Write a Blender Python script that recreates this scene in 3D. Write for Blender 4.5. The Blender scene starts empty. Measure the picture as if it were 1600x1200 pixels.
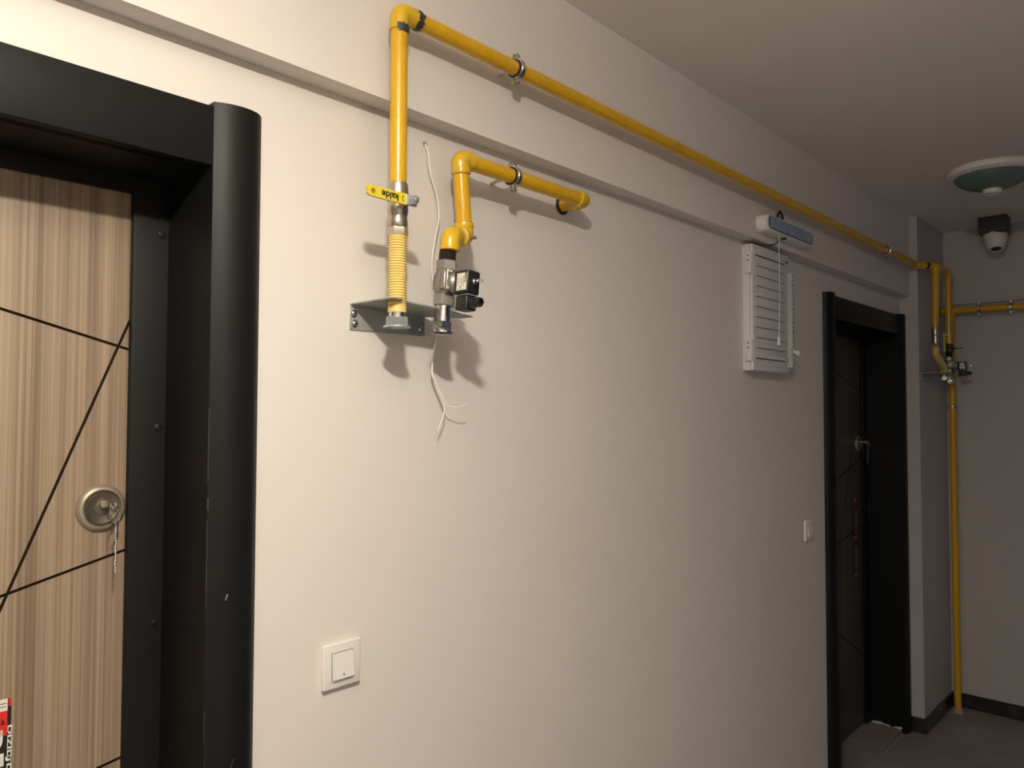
import bpy, bmesh, math, random
from mathutils import Vector, Matrix
random.seed(7)
scene = bpy.context.scene
COL = scene.collection
# ---------------------------------------------------------------- camera
YAW, PITCH, ROLL = 0.8261, 0.0354, 0.0024
CAM_D, CAM_H, FPX = 1.2083, 1.6149, 1197.2
cy, sy, cp, sp = math.cos(YAW), math.sin(YAW), math.cos(PITCH), math.sin(PITCH)
F = Vector((sy*cp, cy*cp, sp)); R = Vector((cy, -sy, 0)); U = R.cross(F)
R2 = math.cos(ROLL)*R + math.sin(ROLL)*U; U2 = -math.sin(ROLL)*R + math.cos(ROLL)*U
cam_data = bpy.data.cameras.new('camera'); cam = bpy.data.objects.new('camera', cam_data); COL.objects.link(cam)
cam_data.sensor_width = 36; cam_data.sensor_fit = 'HORIZONTAL'; cam_data.lens = FPX*36/1600
cam_data.clip_start = .02
B_ = -F
cam.matrix_world = Matrix(((R2.x, U2.x, B_.x, 0), (R2.y, U2.y, B_.y, -CAM_D), (R2.z, U2.z, B_.z, CAM_H), (0, 0, 0, 1)))
scene.camera = cam
# ---------------------------------------------------------------- view and world
scene.view_settings.view_transform = 'Standard'
scene.view_settings.look = 'None'
scene.view_settings.exposure = 0.0
scene.view_settings.gamma = 1.0
scene.view_settings.use_curve_mapping = False
w = bpy.data.worlds.new('world'); scene.world = w; w.use_nodes = True
w.node_tree.nodes['Background'].inputs[0].default_value = (.30, .48, 1.0, 1)
w.node_tree.nodes['Background'].inputs[1].default_value = 0.06
LAMP_POS = (.12, -1.08, 2.45)          # the bulb of the near ceiling lamp
LAMP_POWER = 1330.0                     # emission strength of its bulb
LAMP_COLOR = (1.0, .92, .78)

# ---------------------------------------------------------------- materials
MATS = {}
def mat(name, col, rough=.5, metal=0., spec=.5, bump=None, emit=None, coat=0., trans=0., alpha=1., vary=None):
    if name in MATS: return MATS[name]
    m = bpy.data.materials.new(name); m.use_nodes = True
    nt = m.node_tree; b = nt.nodes['Principled BSDF']
    b.inputs['Base Color'].default_value = (*col, 1)
    b.inputs['Roughness'].default_value = rough
    b.inputs['Metallic'].default_value = metal
    b.inputs['Specular IOR Level'].default_value = spec
    b.inputs['Coat Weight'].default_value = coat
    b.inputs['Coat Roughness'].default_value = .12
    b.inputs['Transmission Weight'].default_value = trans
    if emit:
        b.inputs['Emission Color'].default_value = (*emit[0], 1); b.inputs['Emission Strength'].default_value = emit[1]
    if bump or vary:
        tc = nt.nodes.new('ShaderNodeTexCoord')
    if bump:
        sc, st = bump
        n = nt.nodes.new('ShaderNodeTexNoise'); n.inputs['Scale'].default_value = sc; n.inputs['Detail'].default_value = 4
        nt.links.new(tc.outputs['Object'], n.inputs['Vector'])
        bp = nt.nodes.new('ShaderNodeBump'); bp.inputs['Strength'].default_value = st; bp.inputs['Distance'].default_value = .002
        nt.links.new(n.outputs['Fac'], bp.inputs['Height']); nt.links.new(bp.outputs['Normal'], b.inputs['Normal'])
    if vary:
        sc, col2, lo, hi = vary
        n = nt.nodes.new('ShaderNodeTexNoise'); n.inputs['Scale'].default_value = sc; n.inputs['Detail'].default_value = 6
        nt.links.new(tc.outputs['Object'], n.inputs['Vector'])
        r = nt.nodes.new('ShaderNodeValToRGB'); r.color_ramp.elements[0].position = lo; r.color_ramp.elements[1].position = hi
        r.color_ramp.elements[0].color = (*col, 1); r.color_ramp.elements[1].color = (*col2, 1)
        nt.links.new(n.outputs['Fac'], r.inputs['Fac']); nt.links.new(r.outputs['Color'], b.inputs['Base Color'])
    MATS[name] = m
    return m
def wood_material(name='striped_laminate', k_=(1., 1., 1.)):
    m = bpy.data.materials.new(name); m.use_nodes = True; nt = m.node_tree; b = nt.nodes['Principled BSDF']
    tc = nt.nodes.new('ShaderNodeTexCoord')
    def noise(sx, sz, detail, off):
        mp = nt.nodes.new('ShaderNodeMapping'); mp.inputs['Scale'].default_value = (sx, 0, sz); mp.inputs['Location'].default_value = (off, 0, off*.3)
        nt.links.new(tc.outputs['Object'], mp.inputs['Vector'])
        n = nt.nodes.new('ShaderNodeTexNoise'); n.inputs['Scale'].default_value = 1; n.inputs['Detail'].default_value = detail; n.inputs['Roughness'].default_value = .6
        nt.links.new(mp.outputs['Vector'], n.inputs['Vector']); return n
    a = noise(26, .35, 2, 3.1); c = noise(190, .5, 3, 7.7); d = noise(420, 1.5, 1, 1.3)
    def mth(op, x, y):
        q = nt.nodes.new('ShaderNodeMath'); q.operation = op
        for i, v in enumerate((x, y)):
            if isinstance(v, (int, float)): q.inputs[i].default_value = v
            else: nt.links.new(v, q.inputs[i])
        return q.outputs[0]
    s = mth('ADD', mth('MULTIPLY', a.outputs['Fac'], .42), mth('ADD', mth('MULTIPLY', c.outputs['Fac'], .42), mth('MULTIPLY', d.outputs['Fac'], .16)))
    r = nt.nodes.new('ShaderNodeValToRGB'); e = r.color_ramp.elements
    e[0].position = .36; e[0].color = (.125*k_[0], .083*k_[1], .056*k_[2], 1); e[1].position = .62; e[1].color = (.355*k_[0], .275*k_[1], .190*k_[2], 1)
    k = e.new(.45); k.color = (.195*k_[0], .138*k_[1], .094*k_[2], 1); k = e.new(.52); k.color = (.275*k_[0], .200*k_[1], .140*k_[2], 1)
    nt.links.new(s, r.inputs['Fac']); nt.links.new(r.outputs['Color'], b.inputs['Base Color'])
    b.inputs['Roughness'].default_value = .45
    return m
def tile_material():
    m = bpy.data.materials.new('floor_tile'); m.use_nodes = True; nt = m.node_tree; b = nt.nodes['Principled BSDF']
    tc = nt.nodes.new('ShaderNodeTexCoord'); mp = nt.nodes.new('ShaderNodeMapping')
    mp.inputs['Location'].default_value = (.31, .006, 0)
    br = nt.nodes.new('ShaderNodeTexBrick'); br.offset = 0; br.inputs['Scale'].default_value = 1
    br.inputs['Brick Width'].default_value = .6; br.inputs['Row Height'].default_value = .6; br.inputs['Mortar Size'].default_value = .0035
    br.inputs['Color1'].default_value = (.25, .23, .215, 1); br.inputs['Color2'].default_value = (.27, .245, .23, 1); br.inputs['Mortar'].default_value = (.36, .33, .30, 1)
    nt.links.new(tc.outputs['Object'], mp.inputs['Vector']); nt.links.new(mp.outputs['Vector'], br.inputs['Vector'])
    n = nt.nodes.new('ShaderNodeTexNoise'); n.inputs['Scale'].default_value = 6; n.inputs['Detail'].default_value = 8
    nt.links.new(tc.outputs['Object'], n.inputs['Vector'])
    mx = nt.nodes.new('ShaderNodeMixRGB'); mx.blend_type = 'OVERLAY'; mx.inputs[0].default_value = .35
    nt.links.new(br.outputs['Color'], mx.inputs[1]); nt.links.new(n.outputs['Fac'], mx.inputs[2]); nt.links.new(mx.outputs[0], b.inputs['Base Color'])
    b.inputs['Roughness'].default_value = .42
    return m
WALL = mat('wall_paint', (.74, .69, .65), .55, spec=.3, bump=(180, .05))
WALL_DIM = mat('wall_paint_dimmed', (.52, .50, .495), .55, spec=.3, bump=(180, .05))  # same wall paint, darkened to carry the weak light of the far end
CEIL = mat('ceiling_paint', (.83, .79, .75), .7, spec=.2, bump=(120, .05))
TILE = tile_material()
WOOD = wood_material()
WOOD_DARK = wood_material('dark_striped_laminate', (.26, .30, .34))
GROOVE = mat('groove_brown', (.016, .008, .004), .8, spec=.1)
SKIRT = mat('skirting_tile', (.018, .017, .016), .25, vary=(5, (.055, .052, .05), .5, .66))
FRAME = mat('anthracite_coat', (.0066, .0073, .0072), .46, spec=.20, bump=(400, .04))
YEL = mat('yellow_pipe_paint', (.68, .385, .012), .22, spec=.6, bump=(60, .10), vary=(9, (.60, .33, .014), .52, .75))
YEL2 = mat('yellow_fitting_paint', (.64, .40, .018), .30, spec=.6, bump=(90, .25), vary=(30, (.56, .34, .03), .5, .8))
HOSE = mat('hose_yellow', (.80, .59, .20), .40)
BLACKP = mat('bare_black_patch', (.035, .035, .035), .45)
THREAD = mat('dark_thread', (.05, .035, .03), .45, metal=.3)
ZINC = mat('zinc_plate', (.46, .49, .46), .42, metal=.45, vary=(14, (.30, .34, .32), .45, .6))
CHROME = mat('bright_steel', (.72, .72, .72), .22, metal=1.)
CAST = mat('cast_metal', (.34, .32, .29), .40, metal=.85, bump=(250, .1))
NICKEL = mat('nickel_brass', (.52, .46, .40), .30, metal=.9)
SATIN = mat('satin_nickel', (.36, .31, .235), .42, metal=.6)
DARKSAT = mat('dark_satin_nickel', (.20, .17, .13), .38, metal=.85)
BLACK = mat('black_plastic', (.012, .012, .012), .40)
RUBBER = mat('black_rubber', (.01, .01, .01), .7)
WHITE = mat('white_plastic', (.78, .76, .72), .35)
WIRE = mat('white_cable', (.80, .76, .70), .45)
CABW = mat('cabinet_white', (.70, .70, .71), .40)
SLOT = mat('louvre_gap', (.06, .06, .065), .7)
LEDP = mat('led_lens', (.14, .18, .28), .25, spec=.6)
LEDB = mat('led_bump', (.26, .31, .43), .2, spec=.7)
GLASS = mat('teal_ribbed_glass', (.11, .17, .165), .20, spec=.7)
RED = mat('tape_red', (.62, .02, .02), .3)
RED_DIM = mat('tape_red_dimmed', (.16, .012, .014), .4)  # tape red darkened for the dim light on the far door
TWHT_DIM = mat('tape_white_dimmed', (.22, .23, .22), .4)  # tape white with the far door's shade put into its colour
TBLK = mat('tape_black', (.012, .012, .012), .3)
TWHT = mat('tape_white', (.70, .70, .62), .3)
DGREY = mat('dark_grey_box', (.05, .05, .05), .5)
GUM = mat('old_paint_blob', (.30, .20, .12), .6)
PLAST = mat('white_plaster', (.62, .60, .56), .8)
BULB = mat('lamp_bulb', (1, 1, 1), .5, emit=(LAMP_COLOR, LAMP_POWER))

# ---------------------------------------------------------------- mesh helpers
def frame_of(d):
    d = Vector(d).normalized()
    up = Vector((0, 0, 1)) if abs(d.z) < .9 else Vector((1, 0, 0))
    a = up.cross(d).normalized(); b = d.cross(a)
    return d, a, b
def fillet(pts, rad, n=6):
    pts = [Vector(p) for p in pts]; out = [pts[0]]
    for i in range(1, len(pts)-1):
        p0, p, p1 = pts[i-1], pts[i], pts[i+1]
        a = (p0-p); b = (p1-p); r = min(rad, a.length*.48, b.length*.48)
        s = p + a.normalized()*r; e = p + b.normalized()*r
        for k in range(n+1):
            t = k/n; out.append(s*(1-t)**2 + p*2*t*(1-t) + e*t*t)
    out.append(pts[-1]); return out
class MB:
    def __init__(self): self.bm = bmesh.new()
    def ring(self, c, a, b, r, seg):
        return [self.bm.verts.new(c + a*(r*math.cos(2*math.pi*k/seg)) + b*(r*math.sin(2*math.pi*k/seg))) for k in range(seg)]
    def skin(self, rings, caps=True, closed=False):
        n = len(rings[0])
        pairs = list(zip(rings, rings[1:])) + ([(rings[-1], rings[0])] if closed else [])
        for r0, r1 in pairs:
            for k in range(n):
                try: self.bm.faces.new((r0[k], r0[(k+1) % n], r1[(k+1) % n], r1[k]))
                except ValueError: pass
        if caps and not closed:
            self.bm.faces.new(list(reversed(rings[0]))); self.bm.faces.new(rings[-1])
        return self
    def tube(self, pts, r, seg=20, caps=True, closed=False):
        pts = [Vector(p) for p in pts]; n = len(pts); rs = r if isinstance(r, (list, tuple)) else [r]*n
        rings = []; a = None
        for i, p in enumerate(pts):
            if closed: t = pts[(i+1) % n]-pts[i-1]
            else: t = pts[min(i+1, n-1)]-pts[max(i-1, 0)]
            t.normalize()
            if a is None: _, a, _ = frame_of(t)
            a = (a - t*a.dot(t)).normalized(); b = t.cross(a)
            rings.append(self.ring(p, a, b, rs[i], seg))
        return self.skin(rings, caps, closed)
    def lathe(self, prof, o, d, seg=32, rot=0, caps=True):
        d, a, b = frame_of(d); o = Vector(o)
        if rot: a, b = a*math.cos(rot)+b*math.sin(rot), b*math.cos(rot)-a*math.sin(rot)
        rings = [self.ring(o+d*h, a, b, max(r, 1e-5), seg) for r, h in prof]
        return self.skin(rings, caps)
    def ringband(self, o, d, ri, ro, h, seg=32):
        d, a, b = frame_of(d); o = Vector(o)-d*h/2
        rings = [self.ring(o+d*z, a, b, r, seg) for r, z in ((ri, 0), (ro, 0), (ro, h), (ri, h))]
        return self.skin(rings, closed=True)
    def box(self, lo, hi, bev=0.):
        lo = Vector(lo); hi = Vector(hi); c = (lo+hi)/2; s = hi-lo
        g = bmesh.ops.create_cube(self.bm, size=1, matrix=Matrix.Translation(c) @ Matrix.Diagonal((abs(s.x), abs(s.y), abs(s.z), 1)))
        if bev:
            es = {e for v in g['verts'] for e in v.link_edges}
            bmesh.ops.bevel(self.bm, geom=list(es), offset=bev, segments=3, affect='EDGES', profile=.5)
        return self
    def poly(self, pts, vec):
        a = [self.bm.verts.new(Vector(p)) for p in pts]; b = [self.bm.verts.new(Vector(p)+Vector(vec)) for p in pts]
        n = len(pts); self.bm.faces.new(a); self.bm.faces.new(list(reversed(b)))
        for k in range(n): self.bm.faces.new((a[k], b[k], b[(k+1) % n], a[(k+1) % n]))
        return self
    def sphere(self, c, r, s=(1, 1, 1), seg=24):
        bmesh.ops.create_uvsphere(self.bm, u_segments=seg, v_segments=seg//2, radius=r, matrix=Matrix.Translation(Vector(c)) @ Matrix.Diagonal((*s, 1)))
        return self
    def build(self, name, m, parent=None, smooth=True, origin=None, fix=True):
        bm = self.bm
        if fix: bmesh.ops.recalc_face_normals(bm, faces=bm.faces[:])
        if origin is None:
            origin = Vector((0, 0, 0)) if parent is not None else sum((v.co for v in bm.verts), Vector())/max(1, len(bm.verts))
        origin = Vector(origin); bmesh.ops.translate(bm, verts=bm.verts[:], vec=-origin)
        if smooth:
            for f in bm.faces: f.smooth = True
            for e in bm.edges:
                if len(e.link_faces) == 2 and e.calc_face_angle(0) > math.radians(35): e.smooth = False
        me = bpy.data.meshes.new(name); bm.to_mesh(me); bm.free(); me.materials.append(m)
        o = bpy.data.objects.new(name, me); COL.objects.link(o); o.location = origin
        if parent is not None: o.parent = parent; 
        return o
def tag(o, label=None, cat=None, group=None, kind=None):
    if label: o['label'] = label
    if cat: o['category'] = cat
    if group: o['group'] = group
    if kind: o['kind'] = kind
    return o
def empty(name, loc, label, cat, group=None):
    o = bpy.data.objects.new(name, None); COL.objects.link(o); o.location = loc; o.empty_display_size = .05
    return tag(o, label, cat, group)
def struct(name, mb, m, smooth=False):
    o = mb.build(name, m, smooth=smooth, origin=(0, 0, 0)); o['kind'] = 'structure'; return o
class At:
    """parts written in room coordinates, parented to an empty that stands at loc"""
    def __init__(self, root): self.root = root; self.loc = root.location.copy()
    def add(self, name, mb, m, label=None, parent=None, smooth=True):
        bmesh.ops.translate(mb.bm, verts=mb.bm.verts[:], vec=-self.loc)
        o = mb.build(name, m, parent or self.root, smooth)
        if label: o['label'] = label
        return o
def text_mesh(name, s, size, m, mw, parent, extrude=.0002, label=None, sx=1.):
    cu = bpy.data.curves.new(name, 'FONT'); cu.body = s; cu.size = size; cu.extrude = extrude; cu.align_x = 'CENTER'; cu.align_y = 'CENTER'; cu.offset = size*.024
    t = bpy.data.objects.new('tmp', cu); COL.objects.link(t)
    dg = bpy.context.evaluated_depsgraph_get(); me = bpy.data.meshes.new_from_object(t.evaluated_get(dg))
    bpy.data.objects.remove(t)
    me.transform(mw @ Matrix.Diagonal((sx, 1, 1, 1))); me.materials.clear(); me.materials.append(m)
    o = bpy.data.objects.new(name, me); COL.objects.link(o); o.parent = parent
    if label: o['label'] = label
    return o
def mtx(o, xa, ya):
    xa = Vector(xa).normalized(); ya = Vector(ya).normalized(); za = xa.cross(ya); o = Vector(o)
    return Matrix(((xa.x, ya.x, za.x, o.x), (xa.y, ya.y, za.y, o.y), (xa.z, ya.z, za.z, o.z), (0, 0, 0, 1)))
def copy_tree(o, parent=None):
    c = o.copy(); COL.objects.link(c)
    if parent is not None: c.parent = parent
    for ch in list(o.children): copy_tree(ch, c)
    return c

# ---------------------------------------------------------------- room
ZC, ZB, PB = 2.622, 2.2102, .0502       # ceiling, beam underside, beam projection
XP, XE, PP = 4.2817, 4.787, .0885       # pillar start, end wall, pillar projection
XL, YR = -2.0, -2.35                    # closed end behind the camera, opposite wall
DC = .1268; DW = .539                   # middle of the near door, half of its outer width
DSH = 3.6354                            # from the near door to the far door
TH = .30
mb = MB()
ho, hz = .50, 2.06
xs = [XL, DC-ho, DC+ho, DC+DSH-ho, DC+DSH+ho, XE+.25]
mb.box((xs[0], 0, 0), (xs[1], TH, ZC)); mb.box((xs[2], 0, 0), (xs[3], TH, ZC)); mb.box((xs[4], 0, 0), (xs[5], TH, ZC))
for a, b in ((1, 2), (3, 4)):
    mb.box((xs[a], 0, hz), (xs[b], TH, ZC)); mb.box((xs[a], TH-.04, 0), (xs[b], TH, hz))
struct('wall_left', mb, WALL)
mb = MB(); mb.box((XL, -PB, ZB), (XP, 0, ZC)); struct('trim_1', mb, WALL)
mb = MB(); mb.box((XP, -PP, 0), (XE+.06, 0, ZC)); struct('trim_2', mb, WALL_DIM)
mb = MB(); mb.box((XE+.03, YR, 0), (XE+.25, -PP, ZC)); struct('wall_back', mb, WALL_DIM)
mb = MB(); mb.box((XE, YR, ZB), (XE+.03, -PP, ZC)); struct('trim_3', mb, WALL_DIM)
mb = MB(); mb.box((XL, YR, ZC), (XE+.25, TH, ZC+.15)); struct('ceiling', mb, CEIL)
mb = MB(); mb.box((XL, YR, -.15), (XE+.25, TH, 0)); struct('floor', mb, TILE)
mb = MB(); mb.box((XL-.15, YR, 0), (XL, TH, ZC)); struct('wall_front', mb, WALL)
mb = MB()   # unseen opposite wall; opening added to cut bounce and let in dim blue light
mb.box((XL, YR-.15, 0), (1.3, YR, ZC)); mb.box((4.6, YR-.15, 0), (XE+.25, YR, ZC)); mb.box((1.3, YR-.15, 2.45), (4.6, YR, ZC))
struct('wall_right', mb, WALL)
# skirting
mb = MB(); mb.box((XE+.018, YR, 0), (XE+.03, -PP-.012, .075), .002); struct('baseboard_back', mb, SKIRT)
mb = MB(); mb.box((XP-.012, -PP-.012, 0), (XP, 0, .075), .002); mb.box((XP, -PP-.012, 0), (XE+.03, -PP, .075), .002); struct('baseboard_left', mb, SKIRT)
mb = MB(); mb.box((DC+DSH-.448, -.002, 0), (DC+DSH+.448, TH-.04, .022), .003); mb.box((DC-.448, -.002, 0), (DC+.448, TH-.04, .022), .003); struct('trim_4', mb, TILE)

# ---------------------------------------------------------------- doors
LY = .160; KF = (CAM_D+LY)/(CAM_D+.150)   # the leaf stands 16 cm behind the wall face
def lxz(x, z): return x*KF, CAM_H+(z-CAM_H)*KF
def build_door():
    d = bpy.data.objects.new('door_1', None); COL.objects.link(d); d['kind'] = 'structure'
    d.location = (DC, 0, 0)
    wi, zi, zt = .448, 2.013, 2.1105
    mb = MB(); mb.box((-wi-.004, -.015, zi), (wi+.004, .02, zt), .0015); mb.box((-wi-.045, .0, zi), (wi+.045, .145, zi+.04)); mb.build('door_header', FRAME, d)
    prof = [(wi, .0), (wi, -.018), (.460, -.0245), (.474, -.0295), (.490, -.0320), (.506, -.0310), (.520, -.0265), (.531, -.0180), (.537, -.0090), (.539, 0)]
    for s in (-1, 1):
        mb = MB(); mb.poly([(s*x, y, .0) for x, y in prof], (0, 0, 2.117)); mb.build('side_trim', FRAME, d)
        mb = MB(); mb.box((s*wi, 0, .02), (s*(wi+.045), .145, zi)); mb.build('jamb', FRAME, d)
    mb = MB()
    for s in (-1, 1): mb.box((s*.389, .145, .022), (s*(wi+.045), LY-.0015, zi+.04), .001)
    mb.box((-.389, .145, 1.986), (.389, LY-.0015, zi+.04), .001)
    fr = mb.build('inner_frame', FRAME, d)
    for s in (-1, 1):
        for z in (1.922, 1.585, 1.250, .915, .580, .245):
            MB().lathe([(.0068, 0), (.0064, .0014), (.0045, .0024), (.0015, .0028)], (s*.436, .1452, z), (0, -1, 0), 20).build('cover_cap', FRAME, fr)
    # leaf with cut grooves
    mb = MB(); mb.box((-.405, LY, .026), (.405, LY+.045, 2.0)); leaf = mb.build('door_leaf', WOOD, d, smooth=False)
    cut = MB()
    def line(x0, z0, x1, z1, w_=.0046):
        x0, z0 = lxz(x0, z0); x1, z1 = lxz(x1, z1); x0 -= DC; x1 -= DC
        t = Vector((x1-x0, 0, z1-z0)); L = t.length; t.normalize(); n = Vector((-t.z, 0, t.x))*w_/2
        a = Vector((x0, LY-.0035, z0)); b = Vector((x1, LY-.0035, z1))
        cut.poly([a+n, b+n, b-n, a-n], (0, .0065, 0))
    line(-.30, 1.9389, .54, 1.7106); line(.54, 1.833, .0, .463)
    line(-.30, 1.167, .54, 1.387); line(-.30, .905, .54, 1.041); line(-.30, .79, .54, .37)
    co = cut.build('cutter', GROOVE, d, smooth=False)
    md = leaf.modifiers.new('b', 'BOOLEAN'); md.operation = 'DIFFERENCE'; md.object = co; md.solver = 'EXACT'; md.use_self = True
    try: md.material_mode = 'TRANSFER'
    except Exception: pass
    dg = bpy.context.evaluated_depsgraph_get(); dg.update(); me = bpy.data.meshes.new_from_object(leaf.evaluated_get(dg))
    leaf.modifiers.clear(); leaf.data = me
    bpy.data.objects.remove(co)
    # upper lock
    lx, lz = lxz(.4745, 1.4535); lx -= DC
    o = (lx, LY+.0003, lz)
    lk = MB().lathe([(.0395, 0), (.0385, .003), (.0345, .0068), (.0320, .0082), (.0305, .0082), (.0296, .0060), (.0290, .0030), (.028, .001)], o, (0, -1, 0), 48).build('lock_rose', SATIN, d)
    MB().lathe([(.0262, 0), (.0262, .0060), (.0245, .0080), (.0200, .0066), (.0120, .0056), (.0110, .0066), (.0050, .0070), (.001, .0070)], o, (0, -1, 0), 48).build('lock_face', DARKSAT, lk)
    mb = MB(); mb.lathe([(.0066, 0), (.0066, .006), (.0058, .0068), (.001, .0068)], (lx+.002, LY-.0060, lz+.007), (0, -1, 0), 28); mb.build('lock_cylinder', SATIN, lk)
    return d
door = build_door()
far_door = copy_tree(door); far_door.name = 'door_2'; far_door.location.x += DSH
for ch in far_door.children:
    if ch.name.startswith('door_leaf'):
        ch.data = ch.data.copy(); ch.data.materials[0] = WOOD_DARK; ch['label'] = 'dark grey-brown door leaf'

def build_tape(name, parent, x0, width, ztop, zbot, near):
    """packing tape with printed blocks stuck down the leaf"""
    y = LY-.0002
    root = MB().box((x0, y-.0006, zbot), (x0+width, y+.0001, ztop)).build(name, TBLK, parent, smooth=False)
    root['label'] = 'red black and white printed packing tape'
    z = ztop; per = .187; f = .92; wt = TWHT if near else TWHT_DIM; rd = RED if near else RED_DIM
    while z > zbot+.02:
        b = max(z-.018, zbot)
        MB().box((x0, y-.0010, b), (x0+width*f, y-.0006, z)).build('tape_print', wt, root, smooth=False)
        for q in (.35, .62):
            MB().box((x0, y-.0012, z-.018*q-.001), (x0+width*f*.97, y-.0010, z-.018*q)).build('tape_print', TBLK, root, smooth=False)
        b2 = max(z-.055, zbot)
        MB().box((x0, y-.0010, b2), (x0+width*f, y-.0006, b)).build('tape_print', rd, root, smooth=False)
        MB().box((x0+width*(f+.02), y-.0010, z-.012), (x0+width, y-.0006, z+.000)).build('tape_print', rd, root, smooth=False)
        text_mesh('tape_print', 'a', width*.20, TBLK, mtx((x0+width*(f-.09), y-.0011, z-.034), (1, 0, 0), (0, 0, 1)), root, .0001)
        if z-.185 > zbot:
            text_mesh('tape_print', 'DİZİD', width*.68, wt, mtx((x0+width*(f-.36), y-.0007, z-.055-.062), (0, 0, -1), (1, 0, 0)), root, .0003, sx=1.1)
            text_mesh('tape_print', 'DIZID DIZID', width*.125, wt, mtx((x0+width*(f+.050), y-.0007, z-.095), (0, 0, -1), (1, 0, 0)), root, .0003, sx=2.4)
        z -= per
    return root
build_tape('packing_tape', door, .2905-DC, .0655, 1.1755, .60, True)
build_tape('packing_tape', far_door, 4.028-DSH-DC, .055, 1.175, .775, False)

WEAR = mat('scratched_edge', (.075, .073, .068), .5); CHIP = mat('bare_chip', (.35, .33, .30), .5)
trim = [c for c in door.children if c.name.startswith('side_trim')][1]
mb = MB(); rnd = random.Random(2)
for z0, z1, w_ in ((1.50, 1.62, .0005), (1.455, 1.475, .0014), (1.30, 1.44, .0004), (.90, 1.14, .0006), (1.05, 1.09, .0010)):
    mb.box((.4476, -.0190, z0), (.4476+w_, -.0176, z1))
mb.build('edge_wear', WEAR, trim, smooth=False)
mb = MB()
for x, z, dx, dz, t in ((.476, 1.020, .014, .034, .0007), (.480, 1.030, .012, .026, .0005), (.472, 1.006, .012, .016, .0006)):
    yy = -.0302 if x < .478 else -.0318
    mb.poly([(x, yy, z), (x+t, yy, z), (x+dx+t, yy-.0012, z+dz), (x+dx, yy-.0012, z+dz)], (0, .001, 0))
mb.build('scratch', WEAR, trim, smooth=False)
MB().poly([(.474, -.0300, 1.310), (.4755, -.0300, 1.310), (.4785, -.0310, 1.320), (.4765, -.0312, 1.320)], (0, .001, 0)).build('paint_chip', CHIP, trim, smooth=False)
# keys hanging in the locks
def keys(x, label):
    o = empty('key_bunch', (x, .1372, 1.461), label, 'keys'); A = At(o)
    o.location = (x, LY-.0128, lxz(0, 1.461)[1])
    kx, kz = x, 1.461
    mb = MB(); mb.box((kx-.0012, .112, kz-.004), (kx+.0012, .1372, kz+.004), .0004); mb.ringband((kx+.001, .104, kz-.001), (1, 0, 0.12), .0042, .0105, .0022, 24); A.add('key', mb, CHROME)
    c = Vector((kx+.002, .099, kz-.016)); mb = MB()
    mb.tube([c+Vector((.014*math.cos(t)*.75, .014*math.cos(t)*.66, .014*math.sin(t))) for t in [2*math.pi*k/28 for k in range(28)]], .0009, 8, closed=True); A.add('split_ring', mb, CHROME)
    mb = MB(); mb.tube(fillet([(kx+.006, .104, kz-.029), (kx+.007, .106, kz-.034)], .001), .0030, 10); mb.box((kx+.0045, .105, kz-.052), (kx+.0095, .1065, kz-.034), .0004)
    A.add('strap_clip', mb, CHROME)
    mb = MB()
    for k in range(16):
        mb.sphere((kx+.0065+.0006*math.sin(k), .1068+.0004*math.cos(k*1.7), kz-.0545-.0036*k), .0019, seg=10)
    A.add('ball_chain', mb, CHROME)
keys(lxz(.4765, 0)[0], 'small key and ball chain hanging from the round lock of the near wood door')
keys(lxz(.4765, 0)[0]+DSH, 'small key and ball chain hanging in the lock of the far dark doorway')

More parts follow.
